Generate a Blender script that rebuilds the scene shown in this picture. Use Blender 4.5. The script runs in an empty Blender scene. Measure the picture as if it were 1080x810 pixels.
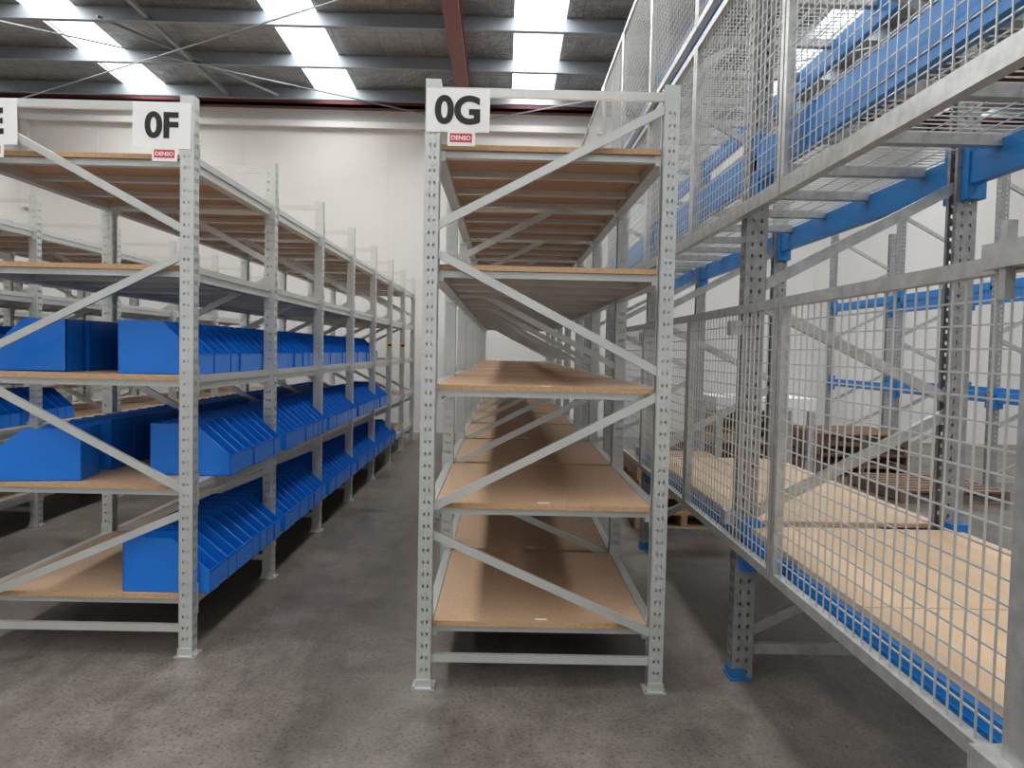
import bpy, math, random
from mathutils import Matrix, Vector, Euler
random.seed(4)
S = bpy.context.scene
COL = S.collection

# ------------------------------------------------------------ materials
def new_mat(name):
    m = bpy.data.materials.new(name); m.use_nodes = True
    nt = m.node_tree; b = nt.nodes['Principled BSDF']
    return m, nt, b
def mat(name, col, rough=0.5, metal=0.0, var=0.0, scale=8.0, bump=0.0, stretch=None, spec=0.5):
    m, nt, b = new_mat(name)
    b.inputs['Roughness'].default_value = rough
    b.inputs['Metallic'].default_value = metal
    b.inputs['Specular IOR Level'].default_value = spec
    tc = nt.nodes.new('ShaderNodeTexCoord'); mp = nt.nodes.new('ShaderNodeMapping')
    nt.links.new(tc.outputs['Object'], mp.inputs['Vector'])
    if stretch: mp.inputs['Scale'].default_value = stretch
    n = nt.nodes.new('ShaderNodeTexNoise'); n.inputs['Scale'].default_value = scale
    n.inputs['Detail'].default_value = 4
    nt.links.new(mp.outputs[0], n.inputs['Vector'])
    r = nt.nodes.new('ShaderNodeValToRGB')
    r.color_ramp.elements[0].position = 0.3; r.color_ramp.elements[1].position = 0.7
    r.color_ramp.elements[0].color = tuple(c*(1-var) for c in col)+(1,)
    r.color_ramp.elements[1].color = tuple(min(1,c*(1+var)) for c in col)+(1,)
    nt.links.new(n.outputs['Fac'], r.inputs['Fac']); nt.links.new(r.outputs[0], b.inputs['Base Color'])
    if bump:
        bp = nt.nodes.new('ShaderNodeBump'); bp.inputs['Strength'].default_value = bump
        bp.inputs['Distance'].default_value = 0.02
        nt.links.new(n.outputs['Fac'], bp.inputs['Height']); nt.links.new(bp.outputs[0], b.inputs['Normal'])
    return m

M_GREY = mat('painted_grey_steel', (0.58,0.60,0.585), 0.30, 0.5, 0.06, 5)
M_GALV = mat('galvanised_steel', (0.44,0.45,0.445), 0.33, 0.6, 0.16, 25)
M_GALVD = mat('galvanised_steel_dull', (0.30,0.31,0.315), 0.42, 0.5, 0.18, 25)
M_WIRE = mat('galvanised_wire', (0.52,0.53,0.52), 0.36, 0.45, 0.05, 20)
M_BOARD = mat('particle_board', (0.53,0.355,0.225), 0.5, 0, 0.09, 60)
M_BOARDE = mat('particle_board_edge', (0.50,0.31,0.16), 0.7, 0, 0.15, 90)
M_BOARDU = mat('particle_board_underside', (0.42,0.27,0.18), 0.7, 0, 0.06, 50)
M_PLY = mat('pine_board', (0.62,0.445,0.285), 0.55, 0, 0.08, 14, 0, (1,0.15,1))
M_BIN = mat('blue_bin_plastic', (0.006,0.17,0.68), 0.28, 0, 0.05, 6)
M_BLUE = mat('blue_painted_steel', (0.010,0.18,0.52), 0.36, 0.1, 0.04, 6)
M_BLUEF = mat('blue_rack_foot', (0.012,0.14,0.36), 0.5, 0.1, 0.08, 20)
M_RED = mat('red_oxide_steel', (0.15,0.035,0.035), 0.5, 0.1, 0.1, 4)
M_PURL = mat('purlin_galvanised', (0.22,0.25,0.28), 0.5, 0.3, 0.08, 3)
M_WALL = mat('white_wall_paint', (0.66,0.66,0.65), 0.75, 0, 0.02, 0.8)
M_PAPER = mat('white_paper', (0.86,0.86,0.86), 0.6, 0, 0.01, 5)
M_INK = mat('black_ink', (0.01,0.01,0.01), 0.6)
M_REDP = mat('red_print', (0.6,0.03,0.05), 0.5)
M_YEL = mat('yellow_label', (0.7,0.45,0.05), 0.5)
M_PALD = mat('weathered_pallet_wood', (0.17,0.11,0.075), 0.8, 0, 0.25, 10)
M_PALL = mat('pallet_wood', (0.50,0.33,0.18), 0.75, 0, 0.18, 10)
M_WHT = mat('white_laminate', (0.8,0.8,0.8), 0.4)

# concrete floor
M_FLOOR, nt, b = new_mat('concrete_floor')
tc = nt.nodes.new('ShaderNodeTexCoord')
def noise(sc, det=6, ro=0.6, stretch=None):
    n = nt.nodes.new('ShaderNodeTexNoise'); n.inputs['Scale'].default_value = sc
    n.inputs['Detail'].default_value = det; n.inputs['Roughness'].default_value = ro
    if stretch:
        mp = nt.nodes.new('ShaderNodeMapping'); mp.inputs['Scale'].default_value = stretch
        nt.links.new(tc.outputs['Object'], mp.inputs['Vector']); nt.links.new(mp.outputs[0], n.inputs['Vector'])
    else: nt.links.new(tc.outputs['Object'], n.inputs['Vector'])
    return n
def ramp(src, stops):
    r = nt.nodes.new('ShaderNodeValToRGB')
    r.color_ramp.elements[0].position=stops[0][0]; r.color_ramp.elements[0].color=stops[0][1]+(1,)
    r.color_ramp.elements[1].position=stops[-1][0]; r.color_ramp.elements[1].color=stops[-1][1]+(1,)
    for p,c in stops[1:-1]:
        e=r.color_ramp.elements.new(p); e.color=c+(1,)
    nt.links.new(src, r.inputs['Fac']); return r.outputs[0]
def mult(a,b_,f):
    mx = nt.nodes.new('ShaderNodeMix'); mx.data_type='RGBA'; mx.blend_type='MULTIPLY'; mx.inputs[0].default_value=f
    nt.links.new(a, mx.inputs[6]); nt.links.new(b_, mx.inputs[7]); return mx.outputs[2]
n1 = noise(1.1, 9, 0.7); n2 = noise(60, 3, 0.7); n4 = noise(1.6, 6, 0.75, (1.6,0.5,1)); n5=noise(7,6,.7)
vo = nt.nodes.new('ShaderNodeTexVoronoi'); vo.inputs['Scale'].default_value=34
nt.links.new(tc.outputs['Object'], vo.inputs['Vector'])
c = ramp(n1.outputs['Fac'], [(.34,(0.122,0.108,0.096)),(.66,(0.232,0.210,0.189))])
c = mult(c, ramp(n2.outputs['Fac'], [(.33,(.42,.40,.38)),(.45,(.88,.87,.86)),(.66,(1,1,1))]), 1)
c = mult(c, ramp(vo.outputs['Distance'], [(.12,(.5,.48,.46)),(.24,(1,1,1))]), .6)
c = mult(c, ramp(n4.outputs['Fac'], [(.36,(.58,.56,.54)),(.52,(1,1,1))]), .8)
c = mult(c, ramp(n5.outputs['Fac'], [(.34,(.74,.73,.72)),(.6,(1,1,1))]), .9)
nt.links.new(c, b.inputs['Base Color'])
b.inputs['Specular IOR Level'].default_value=0.5
rr = ramp(n1.outputs['Fac'], [(.35,(.30,.30,.30)),(.65,(.48,.48,.48))]); nt.links.new(rr, b.inputs['Roughness'])
bp = nt.nodes.new('ShaderNodeBump'); bp.inputs['Strength'].default_value=0.14; bp.inputs['Distance'].default_value=0.004
nt.links.new(n2.outputs['Fac'], bp.inputs['Height']); nt.links.new(bp.outputs[0], b.inputs['Normal'])

# foil insulation roof lining
M_ROOF, nt, b = new_mat('foil_roof_insulation')
tc = nt.nodes.new('ShaderNodeTexCoord')
n1 = noise(3.5, 5, 0.65)
br = nt.nodes.new('ShaderNodeTexBrick'); br.offset=0
br.inputs['Scale'].default_value=1; br.inputs['Brick Width'].default_value=0.3; br.inputs['Row Height'].default_value=0.15
br.inputs['Mortar Size'].default_value=0.006
br.inputs['Color1'].default_value=(0.32,0.325,0.33,1); br.inputs['Color2'].default_value=(0.27,0.275,0.28,1); br.inputs['Mortar'].default_value=(0.19,0.19,0.195,1)
nt.links.new(tc.outputs['Object'], br.inputs['Vector']); nt.links.new(br.outputs['Color'], b.inputs['Base Color'])
bp = nt.nodes.new('ShaderNodeBump'); bp.inputs['Strength'].default_value=0.9; bp.inputs['Distance'].default_value=0.14
nt.links.new(n1.outputs['Fac'], bp.inputs['Height']); nt.links.new(bp.outputs[0], b.inputs['Normal'])
b.inputs['Metallic'].default_value=0.6; b.inputs['Roughness'].default_value=0.38

M_SKY, nt, b = new_mat('translucent_skylight')
b.inputs['Base Color'].default_value=(0.9,0.92,0.95,1)
b.inputs['Emission Color'].default_value=(0.93,0.97,1,1); b.inputs['Emission Strength'].default_value=2.5

# ------------------------------------------------------------ mesh builder
class MB:
    def __init__(s): s.v=[]; s.f=[]; s.m=[]; s.mats=[]
    def mi(s, m):
        if m not in s.mats: s.mats.append(m)
        return s.mats.index(m)
    def hexa(s, pts, m):
        k=len(s.v); s.v+= [tuple(p) for p in pts]; i=s.mi(m)
        for f in ((0,3,2,1),(4,5,6,7),(0,1,5,4),(1,2,6,5),(2,3,7,6),(3,0,4,7)):
            s.f.append(tuple(k+a for a in f)); s.m.append(i)
    def box(s,x0,x1,y0,y1,z0,z1,m):
        s.hexa([(x0,y0,z0),(x1,y0,z0),(x1,y1,z0),(x0,y1,z0),(x0,y0,z1),(x1,y0,z1),(x1,y1,z1),(x0,y1,z1)],m)
    def bar(s,p,q,w,d,m,ref=(0,1,0)):
        p=Vector(p); q=Vector(q); a=(q-p).normalized(); r=Vector(ref)
        r=(r-a*r.dot(a)).normalized(); t=a.cross(r)
        c=[(-w/2,-d/2),(w/2,-d/2),(w/2,d/2),(-w/2,d/2)]
        s.hexa([p+t*u+r*v for u,v in c]+[q+t*u+r*v for u,v in c],m)
    def quad(s,pts,m):
        k=len(s.v); s.v+=[tuple(p) for p in pts]; s.f.append(tuple(range(k,k+len(pts)))); s.m.append(s.mi(m))
    def prism(s,poly,axis,a0,a1,m):
        k=len(s.v); n=len(poly); i=s.mi(m)
        for a in (a0,a1):
            for u,v in poly:
                s.v.append((u,a,v) if axis=='y' else ((a,u,v) if axis=='x' else (u,v,a)))
        s.f.append(tuple(range(k,k+n))); s.m.append(i)
        s.f.append(tuple(reversed(range(k+n,k+2*n)))); s.m.append(i)
        for j in range(n):
            s.f.append((k+j,k+(j+1)%n,k+n+(j+1)%n,k+n+j)); s.m.append(i)
    def holed(s,o,ud,W,z0,z1,pitch,hw,hh,cols,m):
        o=Vector(o); ud=Vector(ud)
        def P(u,z): q=o+ud*u; return (q.x,q.y,z)
        us=[0.0]
        for c in cols: us+=[c-hw/2,c+hw/2]
        us.append(W)
        nrow=int((z1-z0)/pitch)
        for r in range(nrow):
            zb=z0+r*pitch; zc=zb+pitch/2; zt=zb+pitch if r<nrow-1 else z1
            for k in range(len(us)-1):
                if k%2==0: s.quad([P(us[k],zb),P(us[k+1],zb),P(us[k+1],zt),P(us[k],zt)],m)
                else:
                    a,bb=us[k],us[k+1]; c=(a+bb)/2
                    s.quad([P(a,zb),P(bb,zb),P(bb,zc-hh/2+hw*.3),P(c,zc-hh/2),P(a,zc-hh/2+hw*.3)],m)
                    s.quad([P(a,zc+hh/2),P(bb,zc+hh/2),P(bb,zt),P(a,zt)],m)
    def mesh(s,name,recalc=True):
        me=bpy.data.meshes.new(name); me.from_pydata(s.v,[],s.f)
        for m in s.mats: me.materials.append(m)
        me.polygons.foreach_set('material_index',s.m); me.update()
        if recalc:
            import bmesh
            bm=bmesh.new(); bm.from_mesh(me); bmesh.ops.recalc_face_normals(bm,faces=bm.faces); bm.to_mesh(me); bm.free()
        return me
def add(name, me, parent=None, loc=(0,0,0), rot=(0,0,0), sc=(1,1,1)):
    o=bpy.data.objects.new(name, me); COL.objects.link(o); o.location=loc; o.rotation_euler=rot; o.scale=sc
    if parent: o.parent=parent
    return o
def empty(name, loc=(0,0,0)):
    o=bpy.data.objects.new(name,None); o.empty_display_size=0.2; COL.objects.link(o); o.location=loc; return o

# ------------------------------------------------------------ room
XL,XR,YB,YF = -14.0, 9.5, 12.95, -8.0
SL=0.035
def zr(y): return 5.54+SL*(YB-y)
m=MB(); m.box(XL,XR,YF,YB,-0.1,0,M_FLOOR); add('floor',m.mesh('floor'))
m=MB(); m.box(XL-.15,XR+.15,YB,YB+.15,0,6.5,M_WALL)
x=XL
while x<XR:
    m.box(x,x+.012,YB-.004,YB,0,5.0,M_WALL); x+=2.4
add('wall_back',m.mesh('wall_back'))
m=MB(); m.box(XL-.15,XL,YF,YB,0,6.9,M_WALL); add('wall_left',m.mesh('wall_left'))
m=MB(); m.box(XR,XR+.15,YF,YB,0,6.9,M_WALL); add('wall_right',m.mesh('wall_right'))
m=MB(); m.box(XL,-9,YF-.15,YF,0,6.9,M_WALL); m.box(7,XR,YF-.15,YF,0,6.9,M_WALL); m.box(-9,7,YF-.15,YF,4.8,6.9,M_WALL)
add('wall_front',m.mesh('wall_front'))
m=MB(); sk=[(-9.1,.66),(-5.85,.66),(-2.8,.66),(.37,.66),(4.25,.66),(7.5,.66)]
edges=[XL]
for c,w in sk: edges+=[c-w/2,c+w/2]
edges.append(XR)
for i in range(0,len(edges),2):
    a,b_=edges[i],edges[i+1]
    m.hexa([(a,YF,zr(YF)),(b_,YF,zr(YF)),(b_,YB,zr(YB)),(a,YB,zr(YB)),(a,YF,zr(YF)+.1),(b_,YF,zr(YF)+.1),(b_,YB,zr(YB)+.1),(a,YB,zr(YB)+.1)],M_ROOF)
add('ceiling',m.mesh('ceiling'))
for k,(c,w) in enumerate(sk):
    m=MB(); a,b_=c-w/2,c+w/2
    m.hexa([(a,YF,zr(YF)+.06),(b_,YF,zr(YF)+.06),(b_,YB,zr(YB)+.06),(a,YB,zr(YB)+.06),(a,YF,zr(YF)+.1),(b_,YF,zr(YF)+.1),(b_,YB,zr(YB)+.1),(a,YB,zr(YB)+.1)],M_SKY)
    add('window_%d'%(k+1),m.mesh('skylight'))
    l=bpy.data.lights.new('skylight_daylight','AREA'); l.shape='RECTANGLE'; l.size=w*0.96; l.size_y=20.5
    l.energy=485; l.color=(1.0,0.98,0.945)
    o=bpy.data.objects.new('skylight_daylight',l); COL.objects.link(o)
    o.location=(c,(YF+YB)/2,zr((YF+YB)/2)+.03); o.rotation_euler=(-math.atan(SL),0,0)
m=MB(); y=12.55
while y>YF:
    zt=zr(y)
    m.box(XL,XR,y-.006,y+.006,zt-.2,zt-.004,M_PURL)
    m.box(XL,XR,y-.07,y,zt-.2,zt-.19,M_PURL); m.box(XL,XR,y,y+.07,zt-.016,zt-.004,M_PURL)
    y-=1.3
add('ceiling_purlins',m.mesh('purlins'))
for xr in (-8.6,-.68,7.0):
    m=MB(); 
    for (w,a,b_) in ((.19,-.215,-.23),(.19,-.46,-.475),(.012,-.23,-.46)):
        m.hexa([(xr-w/2,YF,zr(YF)+b_),(xr+w/2,YF,zr(YF)+b_),(xr+w/2,YB,zr(YB)+b_),(xr-w/2,YB,zr(YB)+b_),
                (xr-w/2,YF,zr(YF)+a),(xr+w/2,YF,zr(YF)+a),(xr+w/2,YB,zr(YB)+a),(xr-w/2,YB,zr(YB)+a)],M_RED)
    add('ceiling_rafter',m.mesh('rafter'))
m=MB(); m.box(XL,XR,YB-.16,YB-.01,5.33,5.38,M_RED); m.box(XL,XR,YB-.16,YB-.15,5.33,5.45,M_RED); add('trim_1',m.mesh('eaves_strut'))
m=MB(); m.box(-8.0,XR,YB-.12,YB,5.02,5.12,M_WALL); m.box(-8.0,-7.9,YB-.1,YB,3.6,5.02,M_WALL); add('trim_2',m.mesh('cable_duct'))
m=MB()
m.bar((-5.2,9.9,zr(9.9)-.15),(-3.7,12.5,zr(12.5)-.15),.03,.03,M_PURL,(0,0,1))
m.bar((-4.6,8.6,zr(8.6)-.15),(-4.5,12.5,zr(12.5)-.15),.05,.05,M_PURL,(0,0,1))
m.bar((-8.6,8.0,zr(8)-.42),(-.7,12.8,zr(12.8)-.42),.015,.015,M_PURL,(0,0,1))
m.bar((-8.6,12.8,zr(12.8)-.42),(-.7,8,zr(8)-.42),.015,.015,M_PURL,(0,0,1))
m.bar((-.7,12.8,zr(12.8)-.42),(7,8,zr(8)-.42),.015,.015,M_PURL,(0,0,1))
add('ceiling_bracing',m.mesh('bracing'))

# ------------------------------------------------------------ longspan shelving parts
HW=0.4825; BAY=1.2; LV=[0.27,0.77,1.265,1.76,2.25]; UH=2.495
def upright(m, xc, sgn, mt=M_GREY):
    w=.06
    m.holed((xc-w/2,-w/2,0),(1,0,0),w,.006,UH,.05,.0075,.014,[.022,.041],mt)
    m.holed((xc-w/2, w/2,0),(1,0,0),w,.006,UH,.05,.0075,.014,[.022,.041],mt)
    xo=xc+sgn*w/2
    m.holed((xo,-w/2,0),(0,1,0),w,.006,UH,.05,.012,.022,[.018,.042],mt)
    xi=xc-sgn*w/2
    m.box(xi-.001,xi+.001,-w/2,-w/2+.014,.006,UH,mt); m.box(xi-.001,xi+.001,w/2-.014,w/2,.006,UH,mt)
    # foot plate and bolts
    m.box(xc-.046,xc+.046,-.046,.046,0,.006,mt)
    m.box(xc-.034,xc+.034,-.035,-.031,.006,.04,mt)
    for sx in (-.039,.039): m.box(xc+sx-.005,xc+sx+.005,-.044,-.036,.006,.012,M_GALVD)
m=MB(); upright(m,-HW,-1); upright(m,HW,1)
xi=HW-.012
def brace(m,a,b_,w=.034,mt=M_GREY,y=-.012):
    m.bar((a[0],y,a[1]),(b_[0],y,b_[1]),w,.004,mt)
    p=Vector((a[0],y,a[1]));q=Vector((b_[0],y,b_[1]));d=(q-p).normalized();t=Vector((-d.z,0,d.x))
    for s in (-1,1):
        m.bar(p+t*(w/2-.002)*s+Vector((0,.009,0)),q+t*(w/2-.002)*s+Vector((0,.009,0)),.004,.018,mt)
for a,b_ in (((-xi,1.91),(xi,2.41)),((-xi,1.81),(xi,1.33)),((xi,1.24),(-xi,.75)),((-xi,.65),(xi,.24)),((-xi,.125),(xi,.125)),((-xi,2.452),(xi,2.452))):
    brace(m,a,b_)
ME_FRAME=m.mesh('end_frame',recalc=False)
m=MB()
for L in LV:
    for s in (-1,1):
        for (a,b_,z0,z1) in ((.452,.492,L-.03,L+.0),(.457,.484,L-.066,L-.03),(.432,.457,L-.066,L-.022)):
            x0,x1=sorted((s*a,s*b_)); m.box(x0,x1,.031,BAY-.031,z0,z1,M_GREY)
        for y in (.031,BAY-.037):
            x0,x1=sorted((s*.45,s*.515)); 
            m.box(x0,x1,y,y+.006,L-.09,L+.05,M_GREY)
    for y in (.06,.40,.78,1.12):
        m.box(-.44,.44,y-.02,y+.02,L-.05,L-.022,M_GREY)
ME_BEAM=m.mesh('beams')
def boards(seed):
    random.seed(seed); m=MB()
    for L in LV:
        j=random.uniform(-.004,.004)
        y0,y1=.0,BAY-.028
        a,b_=-.449,.449; z0,z1=L-.0215,L
        k=len(m.v)
        m.v+=[(a,y0+.02+j,z0),(b_,y0+.02-j,z0),(b_,y1,z0),(a,y1,z0),(a,y0+.02+j,z1),(b_,y0+.02-j,z1),(b_,y1,z1),(a,y1,z1)]
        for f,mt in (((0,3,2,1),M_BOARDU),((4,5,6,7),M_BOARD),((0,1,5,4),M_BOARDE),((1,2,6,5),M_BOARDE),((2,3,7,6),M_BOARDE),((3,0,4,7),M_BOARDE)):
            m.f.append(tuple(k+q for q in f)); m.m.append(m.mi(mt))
    return m.mesh('shelf_boards')
ME_BOARDS=[boards(i) for i in range(3)]
def row(cx,y0,n,mirror):
    e=empty('longspan_shelving_rack',(cx,y0,0))
    for i in range(n+1): add('end_frame_%d'%i,ME_FRAME,e,(0,i*BAY,0),(0,0,0),(-1 if mirror else 1,1,1))
    for i in range(n):
        add('beams_%d'%i,ME_BEAM,e,(0,i*BAY,0)); add('shelf_boards_%d'%i,ME_BOARDS[i%3],e,(0,i*BAY,0))
    return e
GX=.1755; GY=3.17; FX=-1.408-HW; FY=3.455
G=row(GX,GY,7,False)
F=row(FX,FY,7,True)
E=row(-3.54-HW,FY,7,True)
D=row(-5.70-HW,FY,7,True)
C=row(-7.86-HW,FY,7,True)

# ------------------------------------------------------------ blue bins
def bin_geo(m,x0,y0,z0,flip=1,w=.118,d=.40,h=.25,rot=0):
    n0=len(m.v)
    t=.004; lip=.10
    prof=[(0,0),(d,0),(d,lip),(d*.56,h),(0,h)]
    m.prism(prof,'y',0,t,M_BIN); m.prism(prof,'y',w-t,w,M_BIN)
    m.box(0,d,0,w,0,t,M_BIN); m.box(0,t,0,w,0,h,M_BIN); m.box(d-t,d,0,w,0,lip,M_BIN)
    m.box(d-.012,d,0,w,lip-.006,lip,M_BIN)
    R=Matrix.Rotation(rot,3,'Z')
    for i in range(n0,len(m.v)):
        p=R@Vector(m.v[i]); m.v[i]=(x0+flip*p.x,y0+p.y,z0+p.z)
def bins(x0,ya,yb,z,flip,gaps=False,d=.40):
    m=MB(); y=ya
    while y+.118<yb:
        off=random.uniform(-.006,.006)
        if gaps:
            for k in range(9):
                u=FY+k*BAY
                if y<u+.04 and y+.118>u-.04: y=u+.042; 
        bin_geo(m,x0+off,y,z+.001,flip,d=d,rot=random.uniform(-.012,.012))
        y+=.121
    return add('blue_storage_bins',m.mesh('blue_bins'))
bins(-1.80,3.60,8.9,LV[2],1,False,.36)
bins(-1.715,3.74,9.0,LV[1],1,True,.39)
bins(-1.725,3.50,9.6,LV[0],1,True)
bins(-2.07,3.86,8.5,LV[2],-1,True,.36)
bins(-1.96,3.86,8.5,LV[1],-1,False,.36)
m=MB(); bin_geo(m,0,0,0,-1,w=.15,d=.36,h=.25); 
add('blue_storage_bin',m.mesh('blue_bin'),None,(-2.07,3.66,LV[2]+.001),(0,0,0))
m=MB(); bin_geo(m,0,0,0,-1,w=.24,d=.42,h=.24); 
add('blue_storage_bin',m.mesh('blue_bin'),None,(-1.93,3.53,LV[1]+.001),(0,0,math.radians(9)))
xe=-3.58
bins(xe-.43,3.6,6.6,LV[1],1); bins(xe-.43,3.6,5.6,LV[0],1); bins(xe-.43,5.0,9.2,LV[2],1)

# ------------------------------------------------------------ paper signs
def sign(txt,x0,x1,z0,z1,y,tilt=0):
    e=empty('rack_sign',((x0+x1)/2,y,(z0+z1)/2)); e.rotation_euler=(0,tilt,0)
    w=(x1-x0)/2;h=(z1-z0)/2
    m=MB(); m.box(-w,w,-.0015,.0,-h,h,M_PAPER); m.box(-w*.32,w*.55,-.0013,-.0003,-h-.055,-h+.01,M_PAPER); m.box(-w*.25,w*.45,-.0022,-.0012,-h-.04,-h-.005,M_REDP)
    add('paper',m.mesh('paper'),e)
    for body,sz,z,mt,off in ((txt,.150,-.05,M_INK,.0055),('DENSO',.024,-h-.031,M_PAPER,.0006)):
        c=bpy.data.curves.new('lettering','FONT'); c.body=body; c.size=sz; c.align_x='CENTER'; c.offset=off; c.extrude=.0003
        c.materials.append(mt)
        o=bpy.data.objects.new('lettering' if body==txt else 'small_label',c); COL.objects.link(o); o.parent=e
        o.location=(0 if body==txt else w*.10,-.0025,z); o.rotation_euler=(math.pi/2,0,0)
sign('0G',-.332,-.078,2.285,2.458,GY-.0315)
sign('0F',-1.645,-1.39,2.262,2.462,FY-.0315,.01)
sign('0E',-2.415,-2.145,2.262,2.462,FY-.0315,-.01)
for yy in (FY+5*BAY,FY+6*BAY):
    m=MB(); m.box(-.035,.03,-.002,0,-.03,.03,M_YEL); m.box(-.02,.02,-.003,-.002,-.012,.012,M_INK); add('yellow_safety_label',m.mesh('yellow_label'),None,(-1.40,yy-.031,1.45))
m=MB()
for i in range(7):
    for L in (LV[0],LV[1],LV[2]):
        m.box(GX-.02,GX+.03,GY+i*BAY+.05,GY+i*BAY+.07,L,L+.001,M_PAPER)
add('shelf_barcode_labels',m.mesh('labels'))

# ------------------------------------------------------------ pallet rack / mezzanine on the right
def pallet_frame(m,x0,x1,y,H,blue_foot=True,w=.09,d=.075):
    for xc in (x0,x1):
        s=-1 if xc==x0 else 1
        m.holed((xc-w/2,y-d/2,0),(1,0,0),w,.01,H,.05,.010,.018,[.027,.063],M_GALVD)
        m.holed((xc+s*w/2,y-d/2,0),(0,1,0),d,.01,H,.05,.013,.022,[.022,.053],M_GALVD)
        m.holed((xc-w/2,y+d/2,0),(1,0,0),w,.01,H,.05,.010,.018,[.027,.063],M_GALVD)
        m.box(xc-s*w/2-.001,xc-s*w/2+.001,y-d/2,y-d/2+.02,.01,H,M_GALVD)
        m.box(xc-s*w/2-.001,xc-s*w/2+.001,y+d/2-.02,y+d/2,.01,H,M_GALVD)
        m.box(xc-.055,xc+.04,y-.055,y+.055,0,.01,M_BLUEF)
        m.box(xc-w/2-.002,xc+w/2-.03,y-d/2-.006,y-d/2-.001,.01,.05,M_BLUEF)
        m.box(xc-w/2-.006,xc-w/2-.001,y-d/2-.006,y+d/2,.01,.05,M_BLUEF)
    a,b_=x0+.02,x1-.02
    zs=[((a,.2),(b_,.62)),((b_,1.18),(a,.72)),((a,1.64),(b_,1.24)),((a,1.70),(b_,2.16)),((b_,2.75),(a,2.3)),((a,3.25),(b_,2.8)),((a,.13),(b_,.13)),((a,3.3),(b_,3.8))]
    for p,q in zs:
        if max(p[1],q[1])<H: m.bar((p[0],y,p[1]),(q[0],y,q[1]),.045,.03,M_GALV)
def beam(m,x,y0,y1,z0,z1,sgn):
    m.box(x-.022,x+.022,y0,y1,z0,z1,M_BLUE)
    xx=sorted((x+sgn*.022,x+sgn*.030))
    m.box(xx[0],xx[1],y0,y1,z0+.035,z1-.035,M_BLUE)
    for yy in (y0,y1-.05): m.box(x-.03,x+.05*1,yy,yy+.05,z0-.06,z1+.05,M_BLUE)
X0,X1=1.065,1.955
YP=[-1.08,1.12,3.32,5.52,7.72,9.92]
e=empty('pallet_rack',(0,0,0))
m=MB()
for y in YP: pallet_frame(m,X0,X1,y,4.3)
add('rack_frames',m.mesh('rack_frames',False),e)
m=MB()
for i in range(len(YP)-1):
    a,b_=YP[i]+.04,YP[i+1]-.04
    for x,s in ((X0,-1),(X1,1)):
        if i<3: beam(m,x,a,b_,.55,.66,s)
        beam(m,x,a,b_,2.15,2.285,s); beam(m,x,a,b_,3.18,3.31,s)
add('rack_beams',m.mesh('rack_beams'),e)
m=MB()
for i in (0,1,2):
    a,b_=YP[i],YP[i+1]
    m.box(X0-.0,X1+.02,a+.06,(a+b_)/2-.003,.661,.680,M_PLY); m.box(X0,X1+.02,(a+b_)/2+.003,b_-.06,.661,.680,M_PLY)
add('deck_boards',m.mesh('deck_boards'),e)
m=MB()
for z in (2.30,3.32):
    x=X0-.02
    while x<X1+.03:
        m.box(x-.0025,x+.0025,-1.1,9.95,z,z+.005,M_WIRE); x+=.1
    y=-1.1
    while y<9.95:
        m.box(X0-.02,X1+.02,y-.0025,y+.0025,z+.005,z+.01,M_WIRE); y+=.05
    y=-.8
    while y<9.9:
        m.box(X0+.023,X1-.023,y-.025,y+.025,z-.045,z-.002,M_GALV); y+=.55
add('mesh_decking',m.mesh('mesh_decking'),e)

XF=.99
def mesh_panel(m,y0,y1,z0,z1,rail=.035,pitch=.05,wire=.004,brail=None):
    br_=brail or rail
    m.box(XF-.016,XF+.016,y0,y1,z0,z0+br_,M_GALV); m.box(XF-.016,XF+.016,y0,y1,z1-rail,z1,M_GALV)
    m.box(XF-.016,XF+.016,y0,y0+.03,z0+br_,z1-rail,M_GALV); m.box(XF-.016,XF+.016,y1-.03,y1,z0+br_,z1-rail,M_GALV)
    n=round((y1-y0-.06)/pitch)
    for i in range(1,n):
        y=y0+.03+(y1-y0-.06)*i/n; m.box(XF-.006,XF-.006+wire,y-wire/2,y+wire/2,z0+br_-.004,z1-rail+.004,M_WIRE)
    n=round((z1-z0-rail-br_)/pitch)
    for i in range(1,n):
        z=z0+br_+(z1-z0-rail-br_)*i/n; m.box(XF-.002,XF-.002+wire,y0+.026,y1-.026,z-wire/2,z+wire/2,M_WIRE)
e=empty('wire_mesh_fence',(0,0,0))
m=MB()
for i in range(4): mesh_panel(m,1.41+i*1.33,1.41+(i+1)*1.33-.01,.60,1.62)
m.box(XF-.02,XF+.02,1.37,1.408,.50,1.68,M_GALV)
m.box(XF-.045,XF+.03,1.35,1.53,1.59,1.64,M_GALV); m.box(XF-.05,XF+.03,1.37,1.49,.60,.65,M_GALV)
m.bar((XF-.03,1.47,1.53),(XF-.03,1.47,1.68),.02,.02,M_GALV)
for y in (3.32,5.52): m.box(XF-.02,XF+.03,y-.03,y+.03,.68,.74,M_GALV); m.box(XF-.02,XF+.03,y-.03,y+.03,1.5,1.56,M_GALV)
add('lower_panels',m.mesh('lower_panels'),e)
m=MB()
for i in range(9):
    a=-1.21+i*1.33; 
    if a>10: break
    b_=min(a+1.32,10.6)
    mesh_panel(m,a,b_,1.99,3.04,brail=.055,wire=.0032); mesh_panel(m,a,b_,3.12,4.2,wire=.0032)
add('upper_panels',m.mesh('upper_panels'),e)

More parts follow.
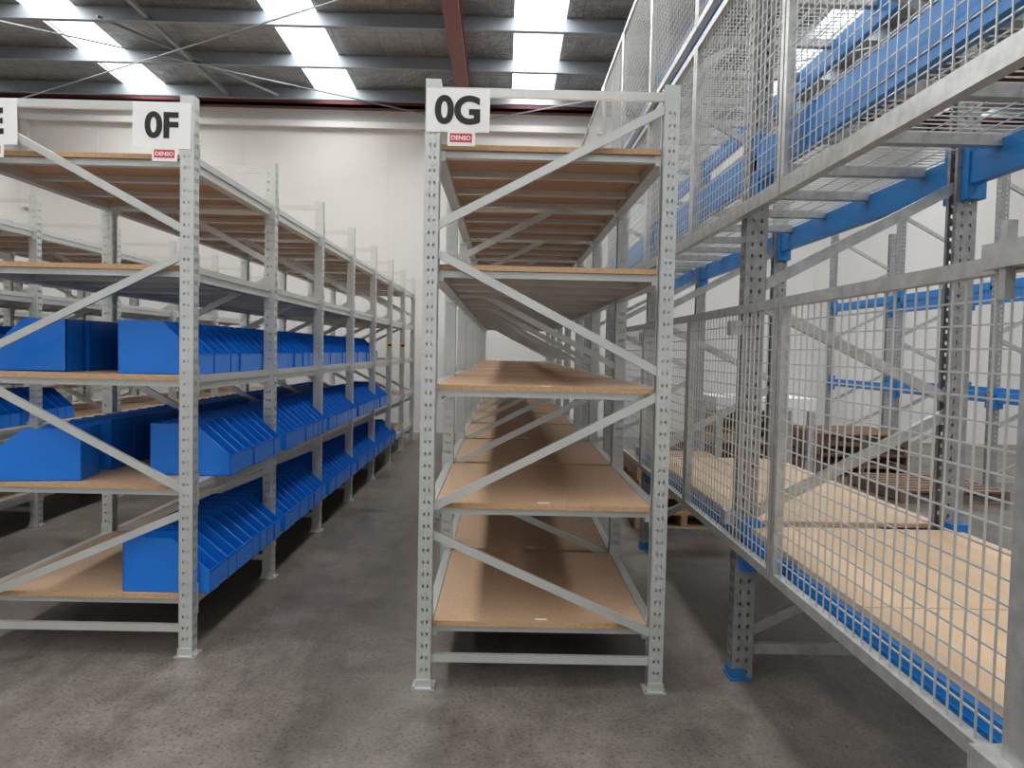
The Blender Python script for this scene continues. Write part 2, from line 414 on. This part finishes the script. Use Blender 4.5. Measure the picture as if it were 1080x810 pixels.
# far pallet rack
e=empty('pallet_rack',(0,0,0)); m=MB()
FP=[3.9,5.92,7.94,9.96,11.98]
for y in FP: pallet_frame(m,5.1,6.0,y,3.35)
add('rack_frames',m.mesh('far_frames',False),e)
m=MB()
for i in range(4):
    for x,s in ((5.1,-1),(6.0,1)):
        beam(m,x,FP[i]+.04,FP[i+1]-.04,.98,1.09,s); beam(m,x,FP[i]+.04,FP[i+1]-.04,2.12,2.24,s)
add('rack_beams',m.mesh('far_beams'),e)

# ------------------------------------------------------------ pallets, bench
def pallet(m,z,mt,L=1.16,W=1.16,jx=0,jy=0):
    for k in range(3): 
        x=-W/2+k*(W-.05)/2; m.box(x+jx,x+.05+jx,-L/2+jy,L/2+jy,z+.018,z+.11,mt)
    for k in range(7):
        y=-L/2+k*(L-.1)/6; m.box(-W/2+jx,W/2+jx,y+jy,y+.1+jy,z+.11,z+.128,mt)
    for k in (0,3,6):
        y=-L/2+k*(L-.1)/6; m.box(-W/2+jx,W/2+jx,y+jy,y+.1+jy,z,z+.018,mt)
m=MB()
for k in range(4): pallet(m,k*.129,M_PALL,.9,.8,random.uniform(-.02,.02),random.uniform(-.03,.03))
add('wooden_pallet_stack',m.mesh('pallets'),None,(1.50,6.62,0))
for (x,y,n) in ((4.3,9.6,4),(2.75,9.6,3),(3.45,11.2,5),(4.45,8.0,1)):
    m=MB()
    for k in range(n): pallet(m,k*.129,M_PALD,1.1,1.1,random.uniform(-.03,.03),random.uniform(-.03,.03))
    add('wooden_pallet_stack',m.mesh('pallets'),None,(x,y,0),(0,0,random.uniform(-.05,.05)))
m=MB(); m.box(-.5,.5,-.35,.35,.88,1.0,M_WHT)
for sx in (-.46,.46):
    for sy in (-.31,.31): m.box(sx-.03,sx+.03,sy-.03,sy+.03,0,.88,M_GALV)
m.box(-.46,.46,-.3,.3,.25,.27,M_WHT)
add('white_workbench',m.mesh('bench'),None,(2.6,7.9,0))

# ------------------------------------------------------------ world, camera
w=bpy.data.worlds.new('World'); S.world=w; w.use_nodes=True
bg=w.node_tree.nodes['Background']; bg.inputs[0].default_value=(0.98,0.985,1.0,1); bg.inputs[1].default_value=0.65

cd=bpy.data.cameras.new('Camera'); cam=bpy.data.objects.new('Camera',cd); COL.objects.link(cam); S.camera=cam
cd.sensor_width=36; cd.lens=811/1080*36; cd.clip_start=.02; cd.clip_end=100
Mx=Matrix.Rotation(math.radians(-.64),4,'Z')@Matrix.Rotation(math.radians(90-2.46),4,'X')@Matrix.Rotation(math.radians(1.25),4,'Z')
cam.matrix_world=Matrix.Translation((0,0,1.41))@Mx
S.view_settings.view_transform='Standard'
S.view_settings.exposure=0.0
